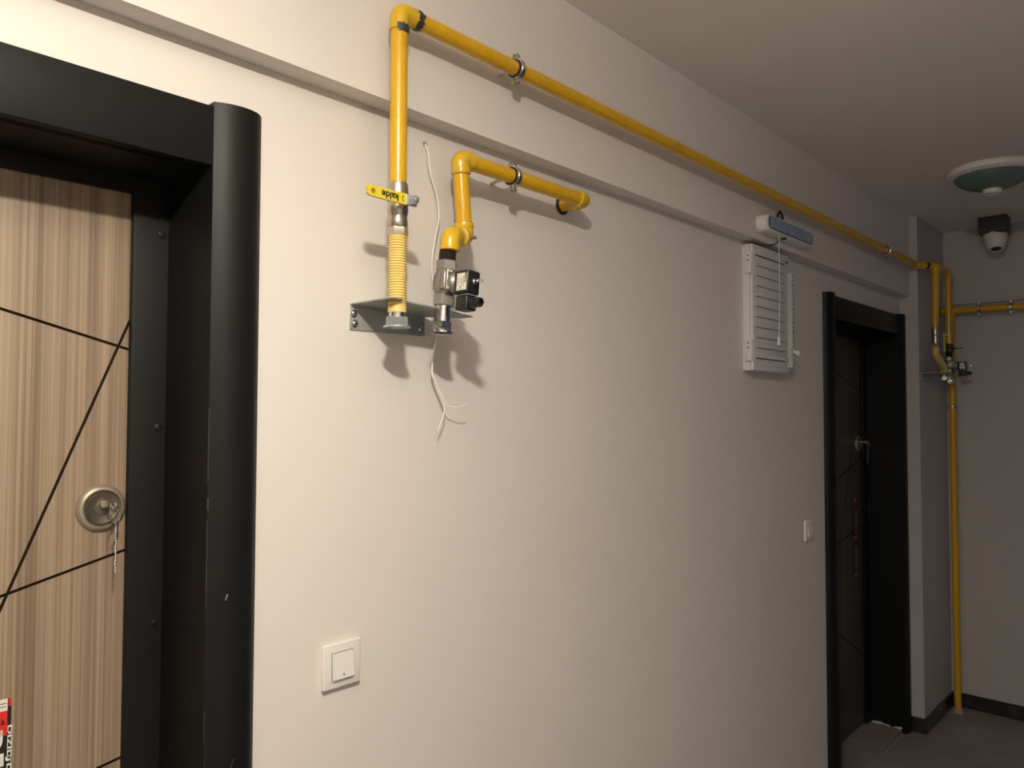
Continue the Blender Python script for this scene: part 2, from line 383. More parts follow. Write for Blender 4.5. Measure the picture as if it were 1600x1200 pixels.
# ---------------------------------------------------------------- pipework helpers
PR = .0160
def collar(mb, c, d, r=.0205, h=.007): mb.lathe([(r-.0035, -h), (r-.0005, -h*.8), (r, -h*.35), (r, h*.35), (r-.0005, h*.8), (r-.0035, h)], c, d, 32)
def elbow(p, d0, d1, r=.0185, L=.026):
    """malleable elbow at corner p with arms towards d0 and d1, beaded at both mouths"""
    p = Vector(p); d0 = Vector(d0).normalized(); d1 = Vector(d1).normalized(); mb = MB()
    mb.tube(fillet([p+d0*L, p, p+d1*L], L*.9, 10), r, 28)
    collar(mb, p+d0*(L-.004), d0); collar(mb, p+d1*(L-.004), d1)
    return mb
def clamp(name_loc, axis, back, gap, label, group=None, rp=PR, finish=None):
    """two-piece ring clamp with rubber lining, two screwed ears and a threaded stud"""
    c = Vector(name_loc); ax = Vector(axis).normalized(); bk = Vector(back).normalized(); side = ax.cross(bk)
    o = empty('pipe_clamp', c+bk*gap, label, 'pipe clamp', group); A = At(o)
    mb = MB(); mb.ringband(c, ax, rp+.0004, rp+.0034, .017, 40); A.add('rubber_lining', mb, RUBBER)
    mb = MB(); mb.ringband(c, ax, rp+.0034, rp+.0056, .0135, 40); mb.ringband(c, ax, rp+.0056, rp+.0068, .006, 40)
    A.add('ring', mb, finish or CHROME)
    for s in (-1, 1):
        e = c+side*s*(rp+.0100); mb = MB()
        for q in (-1, 1):
            lo = e+bk*q*.0032; t = .0016
            pts = [lo-ax*.0065-side*.0070, lo+ax*.0065-side*.0070, lo+ax*.0065+side*.0050, lo+ax*.003+side*.0078, lo-ax*.003+side*.0078, lo-ax*.0065+side*.0050] if s > 0 else \
                  [lo-ax*.0065+side*.0070, lo+ax*.0065+side*.0070, lo+ax*.0065-side*.0050, lo+ax*.003-side*.0078, lo-ax*.003-side*.0078, lo-ax*.0065-side*.0050]
            mb.poly(pts, bk*t*q)
        ear = A.add('ear', mb, ZINC2)
        mb = MB(); mb.lathe([(.0046, 0), (.0046, .0022), (.0036, .0034), (.001, .0036)], e-bk*.0046+side*s*.001, -bk, 6); mb.lathe([(.0022, 0), (.0022, .019)], e-bk*.0058+side*s*.001, bk, 12)
        A.add('screw', mb, CHROME, parent=ear)
    mb = MB(); mb.lathe([(.0065, 0), (.0065, .006)], c+bk*(rp+.0050), bk, 6)
    mb.lathe([(.0038, 0), (.0038, gap-rp-.006)], c+bk*(rp+.006), bk, 14); A.add('stud', mb, CHROME)
    return o
ZINC2 = mat('yellowed_zinc', (.46, .42, .24), .38, metal=.75)

# ---------------------------------------------------------------- near gas installation
YL, ZL = -.100, 2.359        # long pipe
XV = .8895                   # its drop
XT = 4.238                   # where it jogs round the pillar
root = empty('gas_pipe', (XV, YL, 2.04), 'long yellow gas pipe running along the beam and dropping left to the lever valve', 'gas pipe'); A = At(root)
A.add('drop_pipe', MB().tube([(XV, YL, 2.034), (XV, YL, ZL-.02)], PR, 32), YEL)
A.add('run_pipe', MB().tube([(XV+.02, YL, ZL), (XT-.012, YL, ZL)], PR, 32), YEL)
el = A.add('elbow', MB().tube(fillet([(XV, YL, ZL-.036), (XV, YL, ZL), (XV+.038, YL, ZL)], .034, 12), PR+.0022, 32), YEL2)
def patch(o, d, r, seed, w0=.004, w1=.011, a0=-2.2, a1=.9):
    """ragged bare band part of the way round a pipe"""
    rnd = random.Random(seed); d, a, b = frame_of(d); o = Vector(o); mb = MB(); n = 44; pr = None
    for k in range(n+1):
        t = a0+(a1-a0)*k/n; u = a*math.cos(t)+b*math.sin(t)
        lo = -rnd.uniform(w0, w1); hi = rnd.uniform(w0*.7, w0*1.5)
        q = [mb.bm.verts.new(o+u*r+d*lo), mb.bm.verts.new(o+u*(r+.0006)+d*(lo+hi)*.5), mb.bm.verts.new(o+u*r+d*hi)]
        if pr:
            mb.bm.faces.new((pr[0], pr[1], q[1], q[0])); mb.bm.faces.new((pr[1], pr[2], q[2], q[1]))
        pr = q
    return mb
A.add('bare_patch', patch((XV, YL, ZL-.033), (0, 0, 1), PR+.0024, 3, .0055, .0105, -.85, 1.15), BLACKP, 'black band where yellow paint is missing', parent=el)
A.add('bare_patch', patch((XV+.040, YL, ZL), (-1, 0, 0), PR+.0024, 5, .0050, .0120, -2.4, 1.7), BLACKP, 'black band where yellow paint is missing', parent=el)
p1 = Vector((XT, YL, ZL)); p2 = Vector((4.315, -.165, ZL+.002)); p3 = Vector((4.578, -.160, ZL))
d12 = (p2-p1).normalized(); d23 = (p3-p2).normalized()
mb = MB(); mb.tube(fillet([p1-Vector((.03, 0, 0)), p1, p1+d12*.03], .026, 10), PR+.0025, 28); collar(mb, p1-Vector((.028, 0, 0)), (1, 0, 0), .0200); collar(mb, p1+d12*.028, d12, .0200); A.add('elbow', mb, YEL2)
A.add('jog_pipe', MB().tube([p1+d12*.02, p2], PR, 28), YEL)
A.add('tape_band', MB().tube([p1+d12*.046, p1+d12*.060], PR+.0012, 28), THREAD, 'dark band round the pipe')
mb = MB(); mb.tube([p2-d12*.03, p2, p2+d23*.034], PR+.0030, 28); mb.tube([p2, p2-Vector((0, 0, .036))], PR+.0030, 28)
for dd in (-d12, d23, Vector((0, 0, -1))): collar(mb, p2+dd*.032, dd, .0215)
A.add('tee', mb, YEL2)
A.add('branch_pipe', MB().tube([p2, p3-d23*.02], PR, 28), YEL)
A.add('elbow', elbow(p3, -d23, (0, 0, -1)), YEL2)
A.add('drop_pipe', MB().tube([(p2.x, p2.y, ZL-.03), (4.298, -.162, 2.042)], PR, 28), YEL)
A.add('drop_pipe', MB().tube([(p3.x, p3.y, ZL-.02), (4.574, -.160, 1.977)], PR, 28), YEL)

def ball_valve(top, h, lever, label, group=None, near=True):
    x, y, z = top
    o = empty('gas_valve', (x, y, z-h), label, 'gas valve', group); A = At(o)
    mb = MB()
    s = h/.098
    prof = [(.0172, 0), (.0190, -.006), (.0190, -.010), (.0196, -.013), (.0196, -.034), (.0175, -.036), (.0190, -.043), (.0195, -.050), (.0190, -.056), (.0172, -.064), (.0188, -.072), (.0188, -.080), (.0170, -.083)]
    mb.lathe([(r, q*s) for r, q in prof], (x, y, z), (0, 0, 1), 36); A.add('body', mb, NICKEL)
    A.add('end_nut', MB().lathe([(.0185, -.083*s), (.0195, -.084*s), (.0195, -.096*s), (.0185, -.098*s)], (x, y, z), (0, 0, 1), 6), NICKEL)
    zc = z-.040*s
    A.add('stem', MB().lathe([(.0085, 0), (.0085, .006), (.006, .007), (.006, .030)], (x, y-.016, zc), (0, -1, 0), 20), CHROME)
    if lever:
        lo = x-.098
        mb = MB(); mb.poly([(x-.012, y-.041, zc-.010), (x-.012, y-.041, zc+.010), (lo+.004, y-.041, zc+.0095), (lo, y-.041, zc+.006), (lo, y-.041, zc-.0055), (lo+.004, y-.041, zc-.009)], (0, .006, 0))
        hd = A.add('lever', mb, mat('lever_yellow', (.72, .56, .04), .35), 'yellow lever with black lettering')
        lx = hd.location
        text_mesh('lettering', 'kalde', .0170, TBLK, Matrix.Translation(-A.loc) @ mtx((x-.050, y-.0413, zc-.0005), (-1, 0, 0), (0, 0, -1)), hd, .0002, sx=1.05)
        mb = MB(); mb.ringband((x-.087, y-.0412, zc), (0, 1, 0), .0028, .0040, .0006, 20); mb.box((x-.0885, y-.0415, zc-.0010), (x-.0855, y-.0410, zc+.0010)); A.add('lettering', mb, TBLK, parent=hd)
        mb = MB(); mb.box((x-.0225, y-.0414, zc-.005), (x-.0215, y-.0410, zc+.004)); mb.box((x-.0225, y-.0414, zc-.0055), (x-.0185, y-.0410, zc-.0045)); mb.box((x-.0225, y-.0414, zc+.0035), (x-.0185, y-.0410, zc+.0045)); A.add('lettering', mb, TBLK, parent=hd)
        mb = MB(); mb.box((x-.014, y-.043, zc-.0095), (x+.010, y-.036, zc+.0095), .001); A.add('lever_plate', mb, ZINC, parent=hd)
    else:
        mb = MB(); mb.poly([(x+.008, y-.040, zc), (x+.028, y-.040, zc-.004), (x+.030, y-.040, zc-.082), (x+.012, y-.040, zc-.082)], (0, .006, 0))
        hd = A.add('lever', mb, mat('lever_yellow', (.72, .56, .04), .35), 'yellow lever hanging down')
        text_mesh('lettering', 'kalde', .0150, TBLK, Matrix.Translation(-A.loc) @ mtx((x+.020, y-.0403, zc-.050), (0, 0, -1), (1, 0, 0)), hd, .0002, sx=1.1)
        A.add('lever_plate', MB().box((x-.008, y-.043, zc-.010), (x+.020, y-.036, zc+.008), .001), ZINC, parent=hd)
    mb = MB(); mb.lathe([(.0085, 0), (.0085, .007), (.0075, .009)], (x, y-.044, zc), (0, -1, 0), 6); mb.lathe([(.0042, 0), (.0042, .012), (.0035, .013)], (x, y-.044, zc), (0, -1, 0), 16)
    A.add('stem_nut', mb, mat('bright_zinc', (.55, .62, .62), .3, metal=.8))
    return o
ball_valve((XV, YL, 2.036), .098, True, 'lever gas valve under the left yellow drop pipe with a yellow lettered handle')

def gas_hose(pts, z1, nut, label, group=None, ribs=27, straight=True):
    """corrugated yellow hose, smooth sleeve, steel ferrule and flanged union nut"""
    a = Vector(pts[0]); b = Vector(pts[-1])
    o = empty('gas_hose', nut, label, 'gas hose', group); A = At(o)
    path = fillet(pts, .05, 12)
    # resample by length
    L = [0]
    for p, q in zip(path, path[1:]): L.append(L[-1]+(q-p).length)
    def at(s):
        for i in range(len(L)-1):
            if s <= L[i+1] or i == len(L)-2:
                t = (s-L[i])/max(1e-9, L[i+1]-L[i]); return path[i].lerp(path[i+1], t)
    n = ribs*8; P = []; RR = []
    for k in range(n+1):
        P.append(at(L[-1]*k/n)); RR.append(.0168+.0010*math.cos(2*math.pi*k/8))
    A.add('corrugated_tube', MB().tube(P, RR, 32), HOSE)
    x, y, z = b
    A.add('sleeve', MB().lathe([(.0172, 0), (.0172, -.012), (.0168, -.0125)], (x, y, z), (0, 0, 1), 32), HOSE)
    A.add('ferrule', MB().lathe([(.0155, -.012), (.0155, -.024)], (x, y, z), (0, 0, 1), 32), CHROME)
    mb = MB(); mb.lathe([(.0200, -.0205), (.0228, -.0220), (.0228, -.0370), (.0215, -.0380)], (x, y, z), (0, 0, 1), 6, rot=.35)
    mb.lathe([(.0222, -.0362), (.0248, -.0375), (.0248, -.0400), (.0205, -.0406), (.0200, -.0330)], (x, y, z), (0, 0, 1), 40, caps=False); A.add('union_nut', mb, mat('bright_zinc_nut', (.62, .66, .66), .32, metal=.75), 'bright zinc hexagonal union nut')
    A.add('nut_bore', MB().lathe([(.0202, -.0338), (.0202, -.0342)], (x, y, z), (0, 0, 1), 32), TBLK, 'dark open mouth of the nut')
    return o
gas_hose([(XV, YL, 1.9385), (XV, YL, 1.808)], 0, (XV, YL, 1.767), 'short ribbed yellow gas hose hanging below the lettered lever valve', ribs=27)

# white bracket fixed to the wall
def bracket(x0, x1, xs1, ztop, zbot, yw, slots, label, group=None):
    o = empty('meter_bracket', ((x0+x1)/2, yw, zbot), label, 'bracket', group); A = At(o)
    t = .0025; g = yw-.001
    mb = MB(); mb.box((x0, g-t, zbot), (x1, g, ztop), .0006); A.add('back_plate', mb, ZINC)
    def arc(cx, cyy, r, t0, t1, n=12): return [(cx+r*math.cos(t0+(t1-t0)*k/n), cyy+r*math.sin(t0+(t1-t0)*k/n)) for k in range(n+1)]
    fy = yw-.124
    pts = [(x0, g), (x0+.002, fy)]
    c1, c2 = slots
    pts += [(c1[0]-.013, fy-.001), (c1[0]-.004, fy+.002), (c1[0]-.010, fy+.0065)]
    pts += arc(c1[0], c1[1], .0200, math.radians(238), math.radians(-22), 16)
    pts += [(c1[0]+.026, fy+.017), (c2[0]-.030, fy+.019)]
    pts += [(c2[0]-.0185, fy+.020)] + arc(c2[0], c2[1], .0200, math.radians(180), math.radians(0), 12) + [(c2[0]+.0185, fy+.026)]
    pts += [(xs1, fy+.032), (xs1, yw-.06), (x1, g)]
    def zz(x): return ztop-.055*max(0, x-(x0+.05))
    mb = MB(); mb.poly([(p[0], p[1], zz(p[0])) for p in pts], (0, 0, .0022))
    bmesh.ops.triangulate(mb.bm, faces=mb.bm.faces[:])
    A.add('shelf', mb, ZINC, smooth=False)
    for sx, sz in ((x0+.008, ztop-.017), (x0+.010, zbot+.012), (x1-.012, zbot+.014)):
        mb = MB(); mb.lathe([(.0075, 0), (.0075, .0012), (.0050, .0014), (.0048, .0034), (.0035, .0046), (.001, .0048)], (sx, g-t, sz), (0, -1, 0), 18); A.add('screw', mb, CHROME)
    return o
bracket(.855, 1.040, 1.092, 1.8165, 1.7690, 0, ((XV, YL), (1.006, YL)), 'galvanised wall bracket holding the two open pipe ends beside the near door')

# solenoid valve
def solenoid(base, lean, label, group=None, detail=True):
    o = empty('solenoid_valve', base, label, 'solenoid valve', group); o.rotation_euler = (0, lean, 0)
    def P(name, mb, m, par=None, lb=None, smooth=True):
        q = mb.build(name, m, par or o, smooth)
        if lb: q['label'] = lb
        return q
    Z = (0, 0, 1)
    # flange nut and lower nipple
    mb = MB(); mb.lathe([(.0190, .0030), (.0225, .0020), (.0225, .0050), (.0185, .0075), (.0178, .0100)], (0, 0, 0), Z, 40, caps=False)
    mb.lathe([(.0198, .0080), (.0205, .0090), (.0205, .0225), (.0185, .0240)], (0, 0, 0), Z, 6, rot=.3); mb.lathe([(.0188, .0032), (.0225, .0020)], (0, 0, 0), Z, 40, caps=False)
    P('union_nut', mb, CHROME, lb='shiny flanged union nut'); P('nut_bore', MB().lathe([(.0195, .0036), (.0195, .0040)], (0, 0, 0), Z, 32), TBLK)
    P('nipple', MB().lathe([(.0158, .022), (.0158, .047), (.0145, .048), (.0145, .050), (.0160, .051), (.0160, .0560)], (0, 0, 0), Z, 36), CHROME)
    # body
    bd = P('valve_body', MB().lathe([(.0195, .055), (.0215, .0565), (.0215, .0770), (.0200, .0785)], (0, 0, 0), Z, 6, rot=.1)
           .lathe([(.0200, .1245), (.0215, .126), (.0215, .1440), (.0200, .1455)], (0, 0, 0), Z, 6, rot=.1)
           .lathe([(.0180, .0760), (.0235, .0880), (.0250, .1010), (.0235, .1140), (.0180, .1270)], (0, 0, 0), Z, 32), CAST)
    # square bonnet towards the room
    mb = MB()
    mb.box((-.0225, -.0290, .0800), (.0225, -.0215, .1240), .003); mb.box((-.0225, -.0215, .0830), (.0225, -.006, .1210), .004); bn = P('bonnet', mb, CAST, bd)
    for sx in (-1, 1):
        for sz in (.0850, .1190):
            P('bolt', MB().lathe([(.0042, 0), (.0042, .0035), (.0030, .0042), (.0028, .0020)], (sx*.0175, -.0290, sz), (0, -1, 0), 16), CHROME, bn)
    P('bonnet_ring', MB().lathe([(.0215, .028), (.0225, .031), (.0225, .036), (.0200, .040), (.0120, .046), (.0100, .052)], (0, 0, .098), (0, -1, 0), 40), CAST, bd)
    # coil
    cl = P('coil', MB().box((-.0165, -.0800, .0720), (.0165, -.0420, .1165), .0028), BLACK)
    P('coil_label', MB().box((-.01700, -.0775, .0775), (-.01640, -.0510, .1105), .0001), mat('label_paper', (.72, .69, .60), .4), cl, 'white printed rating label', smooth=False)
    for (yy, s_, z0, sc) in ((-.0745, 'MMZA', .1010, .0068), (-.0695, '230V~ 50Hz 10W', .0940, .0028), (-.0655, 'G 3/4  0.5 bar', .0940, .0028), (-.0612, 'NO  gas', .0970, .0028), (-.0612, 'CE', .0835, .0055), (-.0550, 'IP65  class A', .0940, .0028)):
        text_mesh('label_text', s_, sc, TBLK, mtx((-.01705, yy, z0), (0, 0, -1), (0, -1, 0)), cl, .0001)
    mb = MB(); mb.lathe([(.0062, 0), (.0062, .0040), (.0050, .0050)], (-.001, -.0798, .0950), (0, -1, 0), 6); mb.lathe([(.0030, .004), (.0030, .0120), (.0040, .0130), (.0030, .0140)], (-.001, -.0798, .0950), (0, -1, 0), 14)
    mb.ringband((.000, -.0985, .0950), (.9, .3, 0), .0026, .0042, .0020, 20); P('ring_screw', mb, CHROME)
    # plug
    pl = P('plug', MB().box((-.0130, -.0770, .0410), (.0150, -.0460, .0685), .003).box((-.0100, -.0720, .0675), (.0120, -.0500, .0730), .001), BLACK)
    P('seal', MB().box((-.0120, -.0785, .0692), (.0140, -.0560, .0710), .0006), mat('grey_rubber', (.30, .30, .29), .5), pl)
    mb = MB(); mb.lathe([(.0105, 0), (.0105, .007), (.0092, .010)], (.002, -.0768, .0550), (0, -1, 0), 28); mb.lathe([(.0088, .010), (.0098, .011), (.0098, .022), (.0086, .024), (.006, .0242), (.006, .016)], (.002, -.0768, .0550), (0, -1, 0), 6)
    P('cable_gland', mb, BLACK, pl)
    P('plug_screw', MB().lathe([(.0032, 0), (.0028, .0016), (.001, .002)], (.0095, -.0772, .0475), (0, -1, 0), 12), CHROME, pl)
    # threaded top
    mb = MB()
    for k in range(7): mb.lathe([(.0155, .1440+k*.0032), (.0172, .1455+k*.0032), (.0155, .1474+k*.0032)], (0, 0, 0), Z, 32)
    P('threaded_nipple', mb, THREAD, lb='dark threaded nipple')
    return o
solenoid((1.000, YL, 1.7640), .092, 'grey and black solenoid valve hanging below the double yellow elbows by the near bracket')

# second, short yellow pipe
YS = -.070; ZS = 2.134
fe = Vector((1.0185, -.104, 1.958)); be = Vector((1.089, -.070, 1.974)); te = Vector((1.075, YS, ZS))
root = empty('gas_pipe', (1.0185, -.104, 1.93), 'short yellow gas pipe with crooked double elbow ending in the wall below the beam', 'gas pipe'); A = At(root)
xe = 1.494
dv = (te-be).normalized()
A.add('run_pipe', MB().tube([te+Vector((.02, 0, 0)), (xe-.01, YS, ZS)], .0165, 32), YEL)
A.add('riser_pipe', MB().tube([be+dv*.01, te-dv*.02], .0165, 32), YEL)
A.add('elbow', elbow(te, (1, 0, 0), -dv, .0198, .030), YEL2)
dh = (fe-be).normalized()
A.add('elbow', elbow(be, dv, dh, .0192, .027), YEL2)
A.add('elbow', elbow(fe, -dh, (-.08, .0, -1), .0200, .027), YEL2)
A.add('elbow', elbow((xe, YS, ZS), (-1, 0, 0), (0, 1, 0), .0195, .024), YEL2)
A.add('stub_pipe', MB().tube([(xe, YS+.02, ZS), (xe, -.001, ZS)], .0165, 28), YEL)
mb = MB(); mb.lathe([(.0240, 0), (.0240, .003), (.0190, .004)], (xe, -.0008, ZS), (0, -1, 0), 32); A.add('wall_rose', mb, BLACKP, 'dark ring where the pipe enters the wall')
mb = MB(); mb.tube([be+Vector((-.020, -.022, -.007)), be+Vector((-.002, -.024, -.004)), be+Vector((.016, -.017, -.001))], [.004, .0048, .003], 10); A.add('rust_patch', mb, GUM, 'brown unpainted sealant on the double elbow')

clamp((1.214, YL, ZL), (1, 0, 0), (0, 1, 0), -YL-PB, 'ring clamp on the upper long yellow pipe near its left elbow', finish=CHROME)
clamp((1.236, YS, ZS), (1, 0, 0), (0, 1, 0), -YS, 'ring clamp on the short lower yellow pipe', rp=.0165)
clamp((3.735, YL, ZL), (1, 0, 0), (0, 1, 0), -YL-PB, 'ring clamp on the long yellow pipe near the far pillar')

# ---------------------------------------------------------------- white cable
root = empty('white_cable', (1.040, -.002, 2.171), 'thin white cable from a wall hole passing behind the solenoid valve with two split ends', 'cable'); A = At(root)
pts = [(1.040, .000, 2.172), (1.0415, -.008, 2.155), (1.048, -.010, 2.109), (1.0655, -.010, 2.066), (1.072, -.010, 2.022), (1.062, -.010, 1.977), (1.053, -.010, 1.922), (1.057, -.010, 1.878),
       (1.066, -.010, 1.83), (1.067, -.012, 1.79), (1.060, -.016, 1.760), (1.050, -.018, 1.720), (1.045, -.022, 1.695), (1.046, -.024, 1.685), (1.059, -.026, 1.661), (1.070, -.030, 1.636)]
def smooth_path(p, n=6):
    p = [Vector(q) for q in p]; out = []
    for i in range(len(p)-1):
        a = p[max(i-1, 0)]; b = p[i]; c = p[i+1]; d = p[min(i+2, len(p)-1)]
        for k in range(n):
            t = k/n; out.append(.5*((2*b)+(c-a)*t+(2*a-5*b+4*c-d)*t*t+(3*b-a-3*c+d)*t**3))
    return out+[p[-1]]
A.add('sheath', MB().tube(smooth_path(pts), .0022, 12), WIRE)
A.add('core_wire', MB().tube(smooth_path([(1.069, -.030, 1.637), (1.074, -.033, 1.628), (1.085, -.038, 1.6235), (1.103, -.045, 1.6235), (1.117, -.048, 1.629)]), .0011, 8), WIRE)
A.add('core_wire', MB().tube(smooth_path([(1.069, -.030, 1.637), (1.072, -.030, 1.626), (1.072, -.030, 1.616), (1.067, -.029, 1.598), (1.0605, -.027, 1.582), (1.058, -.026, 1.574)]), [.0011]*25+[.0011]*5+[.0014], 8) if False else
      MB().tube(smooth_path([(1.069, -.030, 1.637), (1.072, -.030, 1.626), (1.072, -.030, 1.616), (1.067, -.029, 1.598), (1.0605, -.027, 1.582), (1.058, -.026, 1.574)]), .0012, 8), WIRE)
mb = MB(); mb.lathe([(.0060, 0), (.0058, .0006), (.0030, .0008)], (1.040, -.0002, 2.172), (0, -1, 0), 14); A.add('cable_hole', mb, mat('rough_plaster_hole', (.30, .27, .24), .9))

# ---------------------------------------------------------------- light switches
def switch(x, z, label):
    o = empty('light_switch', (x, 0, z), label, 'light switch', 'single rocker light switches on the wall')
    h = .0405
    mb = MB(); mb.box((-h, -.0095, -h), (h, -.0008, h), .002); fr = mb.build('surround', WHITE, o)
    MB().box((-.0235, -.0098, -.0245), (.0235, -.0094, .0245)).build('rocker_gap', SLOT, o, smooth=False)
    mb = MB(); mb.poly([(-.0225, -.0095, -.0235), (-.0225, -.0155, -.0235), (-.0225, -.0105, .0235), (-.0225, -.0095, .0235)], (.045, 0, 0)); rk = mb.build('rocker', WHITE, o, smooth=False)
    mb = MB(); mb.poly([(-.0015, -.01530, -.0185), (.0015, -.01530, -.0185), (.0004, -.01485, -.0140), (-.0004, -.01485, -.0140)], (0, -.0003, 0)); mb.build('symbol', SLOT, rk, smooth=False)
switch(.8408, 1.1475, 'white square light switch low on the wall beside the near door frame')
switch(3.0420, 1.1475, 'white light switch seen edge-on beside the far dark door')

# ---------------------------------------------------------------- emergency lamp on the beam
x0, x1, zb_, zt_ = 2.492, 2.905, 2.236, 2.297
root = empty('emergency_lamp', (2.70, -PB, 2.235), 'white rounded emergency lamp with blue LED strip mounted on the beam', 'emergency lamp'); A = At(root)
def rrect(x0, x1, z0, z1, r, y, n=8):
    out = []
    for cx, cz, t0 in ((x1-r, z1-r, 0), (x0+r, z1-r, 90), (x0+r, z0+r, 180), (x1-r, z0+r, 270)):
        for k in range(n+1):
            t = math.radians(t0+90*k/n); out.append(Vector((cx+r*math.cos(t), y, cz+r*math.sin(t))))
    return out
def rr_loft(levels):
    mb = MB(); rings = []
    for (a, b, c, d, r, y) in levels: rings.append([mb.bm.verts.new(p) for p in rrect(a, b, c, d, r, y)])
    return mb.skin(rings)
A.add('housing', rr_loft([(x0, x1, zb_, zt_, .030, -PB-.001), (x0, x1, zb_, zt_, .030, -PB-.020), (x0+.003, x1-.003, zb_+.002, zt_-.002, .028, -PB-.034), (x0+.010, x1-.006, zb_+.005, zt_-.004, .024, -PB-.039)]), WHITE)
ld = A.add('led_lens', rr_loft([(x0+.013, x1-.010, zb_+.008, zt_-.006, .022, -PB-.0385), (x0+.015, x1-.012, zb_+.010, zt_-.008, .021, -PB-.0420)]), LEDP)
mb = MB()
for i in range(30):
    xx = x0+.034+i*(.350/29)
    mb.box((xx-.0034, -PB-.0445, zb_+.0125), (xx+.0022, -PB-.0418, zt_-.0150)); mb.box((xx-.0030, -PB-.0455, zt_-.0145), (xx+.0022, -PB-.0418, zt_-.0105))
A.add('led_grid', mb, LEDB, parent=ld, smooth=False)
mb = MB(); mb.tube(smooth_path([(2.640, -PB-.012, zt_-.004), (2.642, -PB-.014, 2.318), (2.655, -PB-.016, 2.333), (2.668, -PB-.018, 2.322), (2.672, -PB-.020, zt_-.004)]), .0042, 10); A.add('carry_loop', mb, RUBBER, 'black cable loop on top')
mb = MB(); mb.tube(smooth_path([(2.606, -PB-.030, zb_+.002), (2.606, -PB-.030, 2.215), (2.596, -.066, 2.204), (2.565, -.044, 2.1995), (2.530, -.038, 2.1990), (2.495, -.030, 2.1992)]), .0022, 8); A.add('power_cable', mb, RUBBER)
mb = MB(); mb.box((2.655, -PB-.032, zb_-.003), (2.675, -PB-.018, zb_+.003)); A.add('test_button', mb, RUBBER)
root = empty('pull_cord', (2.600, -PB-.035, zb_), 'thin white pull cord with small bell tassel hanging below the emergency lamp', 'pull cord'); A = At(root)
A.add('cord', MB().tube(smooth_path([(2.600, -PB-.034, zb_+.003), (2.600, -PB-.036, 2.19), (2.598, -PB-.037, 2.0), (2.590, -PB-.036, 1.873)]), .0013, 8), WIRE)
A.add('tassel', MB().lathe([(.0018, .014), (.0040, .006), (.0068, -.018), (.0062, -.019)], (2.590, -PB-.036, 1.866), (0, 0, 1), 18), WHITE)

# ---------------------------------------------------------------- louvred wall cabinet
x0, x1, z0, z1, yf = 2.487, 2.790, 1.757, 2.196, -.040
root = empty('wall_cabinet', ((x0+x1)/2, 0, z0), 'grey white louvred meter cabinet hung under the beam below the emergency lamp', 'wall cabinet'); A = At(root)
A.add('body', MB().box((x0, yf+.012, z0), (x1, -.0008, z1), .0012), CABW)
dr = A.add('door', MB().box((x0, yf, z0+.001), (x1, yf+.0105, z1-.001), .0015), CABW)
mb = MB(); SLOT2 = mat('louvre_shadow_line', (.30, .30, .31), .6)
for k in range(11):
    z = 2.158-k*(.358/10)
    big = k in (0, 10)
    # each louvre: a raised lip over a dark gap
    mb.poly([(x0+.022, yf-.0002, z+.012), (x0+.022, yf-.0042 if not big else yf-.003, z+.0015), (x0+.022, yf-.0002, z+.0015)], (.240, 0, 0))
    A.add('louvre_gap', MB().box((x0+.021, yf-.0009, z-(.0022 if big else .0010)), (x0+.262, yf-.0001, z+(.0024 if big else .0016))), SLOT if big else SLOT2, parent=dr, smooth=False)
A.add('louvres', mb, CABW, parent=dr, smooth=False)
for zc in (2.128, 1.825):
    mb = MB(); mb.box((x0-.007, yf+.002, zc-.036), (x0, yf+.026, zc+.038), .0012)
    mb.box((x0-.013, yf+.000, zc-.036), (x0-.006, yf+.018, zc-.004), .002)
    h_ = A.add('hinge', mb, CABW)
    for q in (.010, .026): A.add('hinge_screw', MB().lathe([(.003, 0), (.003, .0008)], (x0-.007, yf+.014, zc+q), (-1, 0, 0), 12), SLOT, parent=h_)
mb = MB(); rnd = random.Random(4); pr = None      # torn perforated plastic edging
n = 30
for k in range(n+1):
    z = 1.778+(2.128-1.778)*k/n; wv = .004*math.sin(k*.9)+rnd.uniform(-.003, .003)
    q = [mb.bm.verts.new((x1-.024+wv, yf-.0020-rnd.uniform(0, .003), z)), mb.bm.verts.new((x1-.007, yf-.013-rnd.uniform(0, .003), z)), mb.bm.verts.new((x1+.006+wv*.2, yf-.014, z))]
    if pr: mb.bm.faces.new((pr[0], pr[1], q[1], q[0])); mb.bm.faces.new((pr[1], pr[2], q[2], q[1]))
    pr = q
bmesh.ops.solidify(mb.bm, geom=mb.bm.faces[:], thickness=.0008)
ed = A.add('plastic_edging', mb, mat('clear_white_film', (.93, .93, .91), .15, spec=.8), 'torn white perforated plastic strip', parent=dr)
mb = MB()
for k in range(20): mb.box((x1-.0020, yf-.0160, 1.789+k*.0172), (x1+.0015, yf-.0125, 1.7930+k*.0172))
A.add('edging_holes', mb, SLOT, parent=ed, smooth=False)
mb = MB(); mb.poly([(x1+.001, yf-.006, 1.858), (x1+.012, yf-.016, 1.843), (x1+.028, yf-.026, 1.840), (x1+.024, yf-.026, 1.823), (x1+.008, yf-.014, 1.832), (x1-.002, yf-.006, 1.826)], (0, -.001, 0)); A.add('plastic_tab', mb, WHITE, parent=dr)
A.add('latch', MB().box((x1-.030, yf-.003, 2.165), (x1-.012, yf, 2.172), .0008), SLOT, parent=dr)

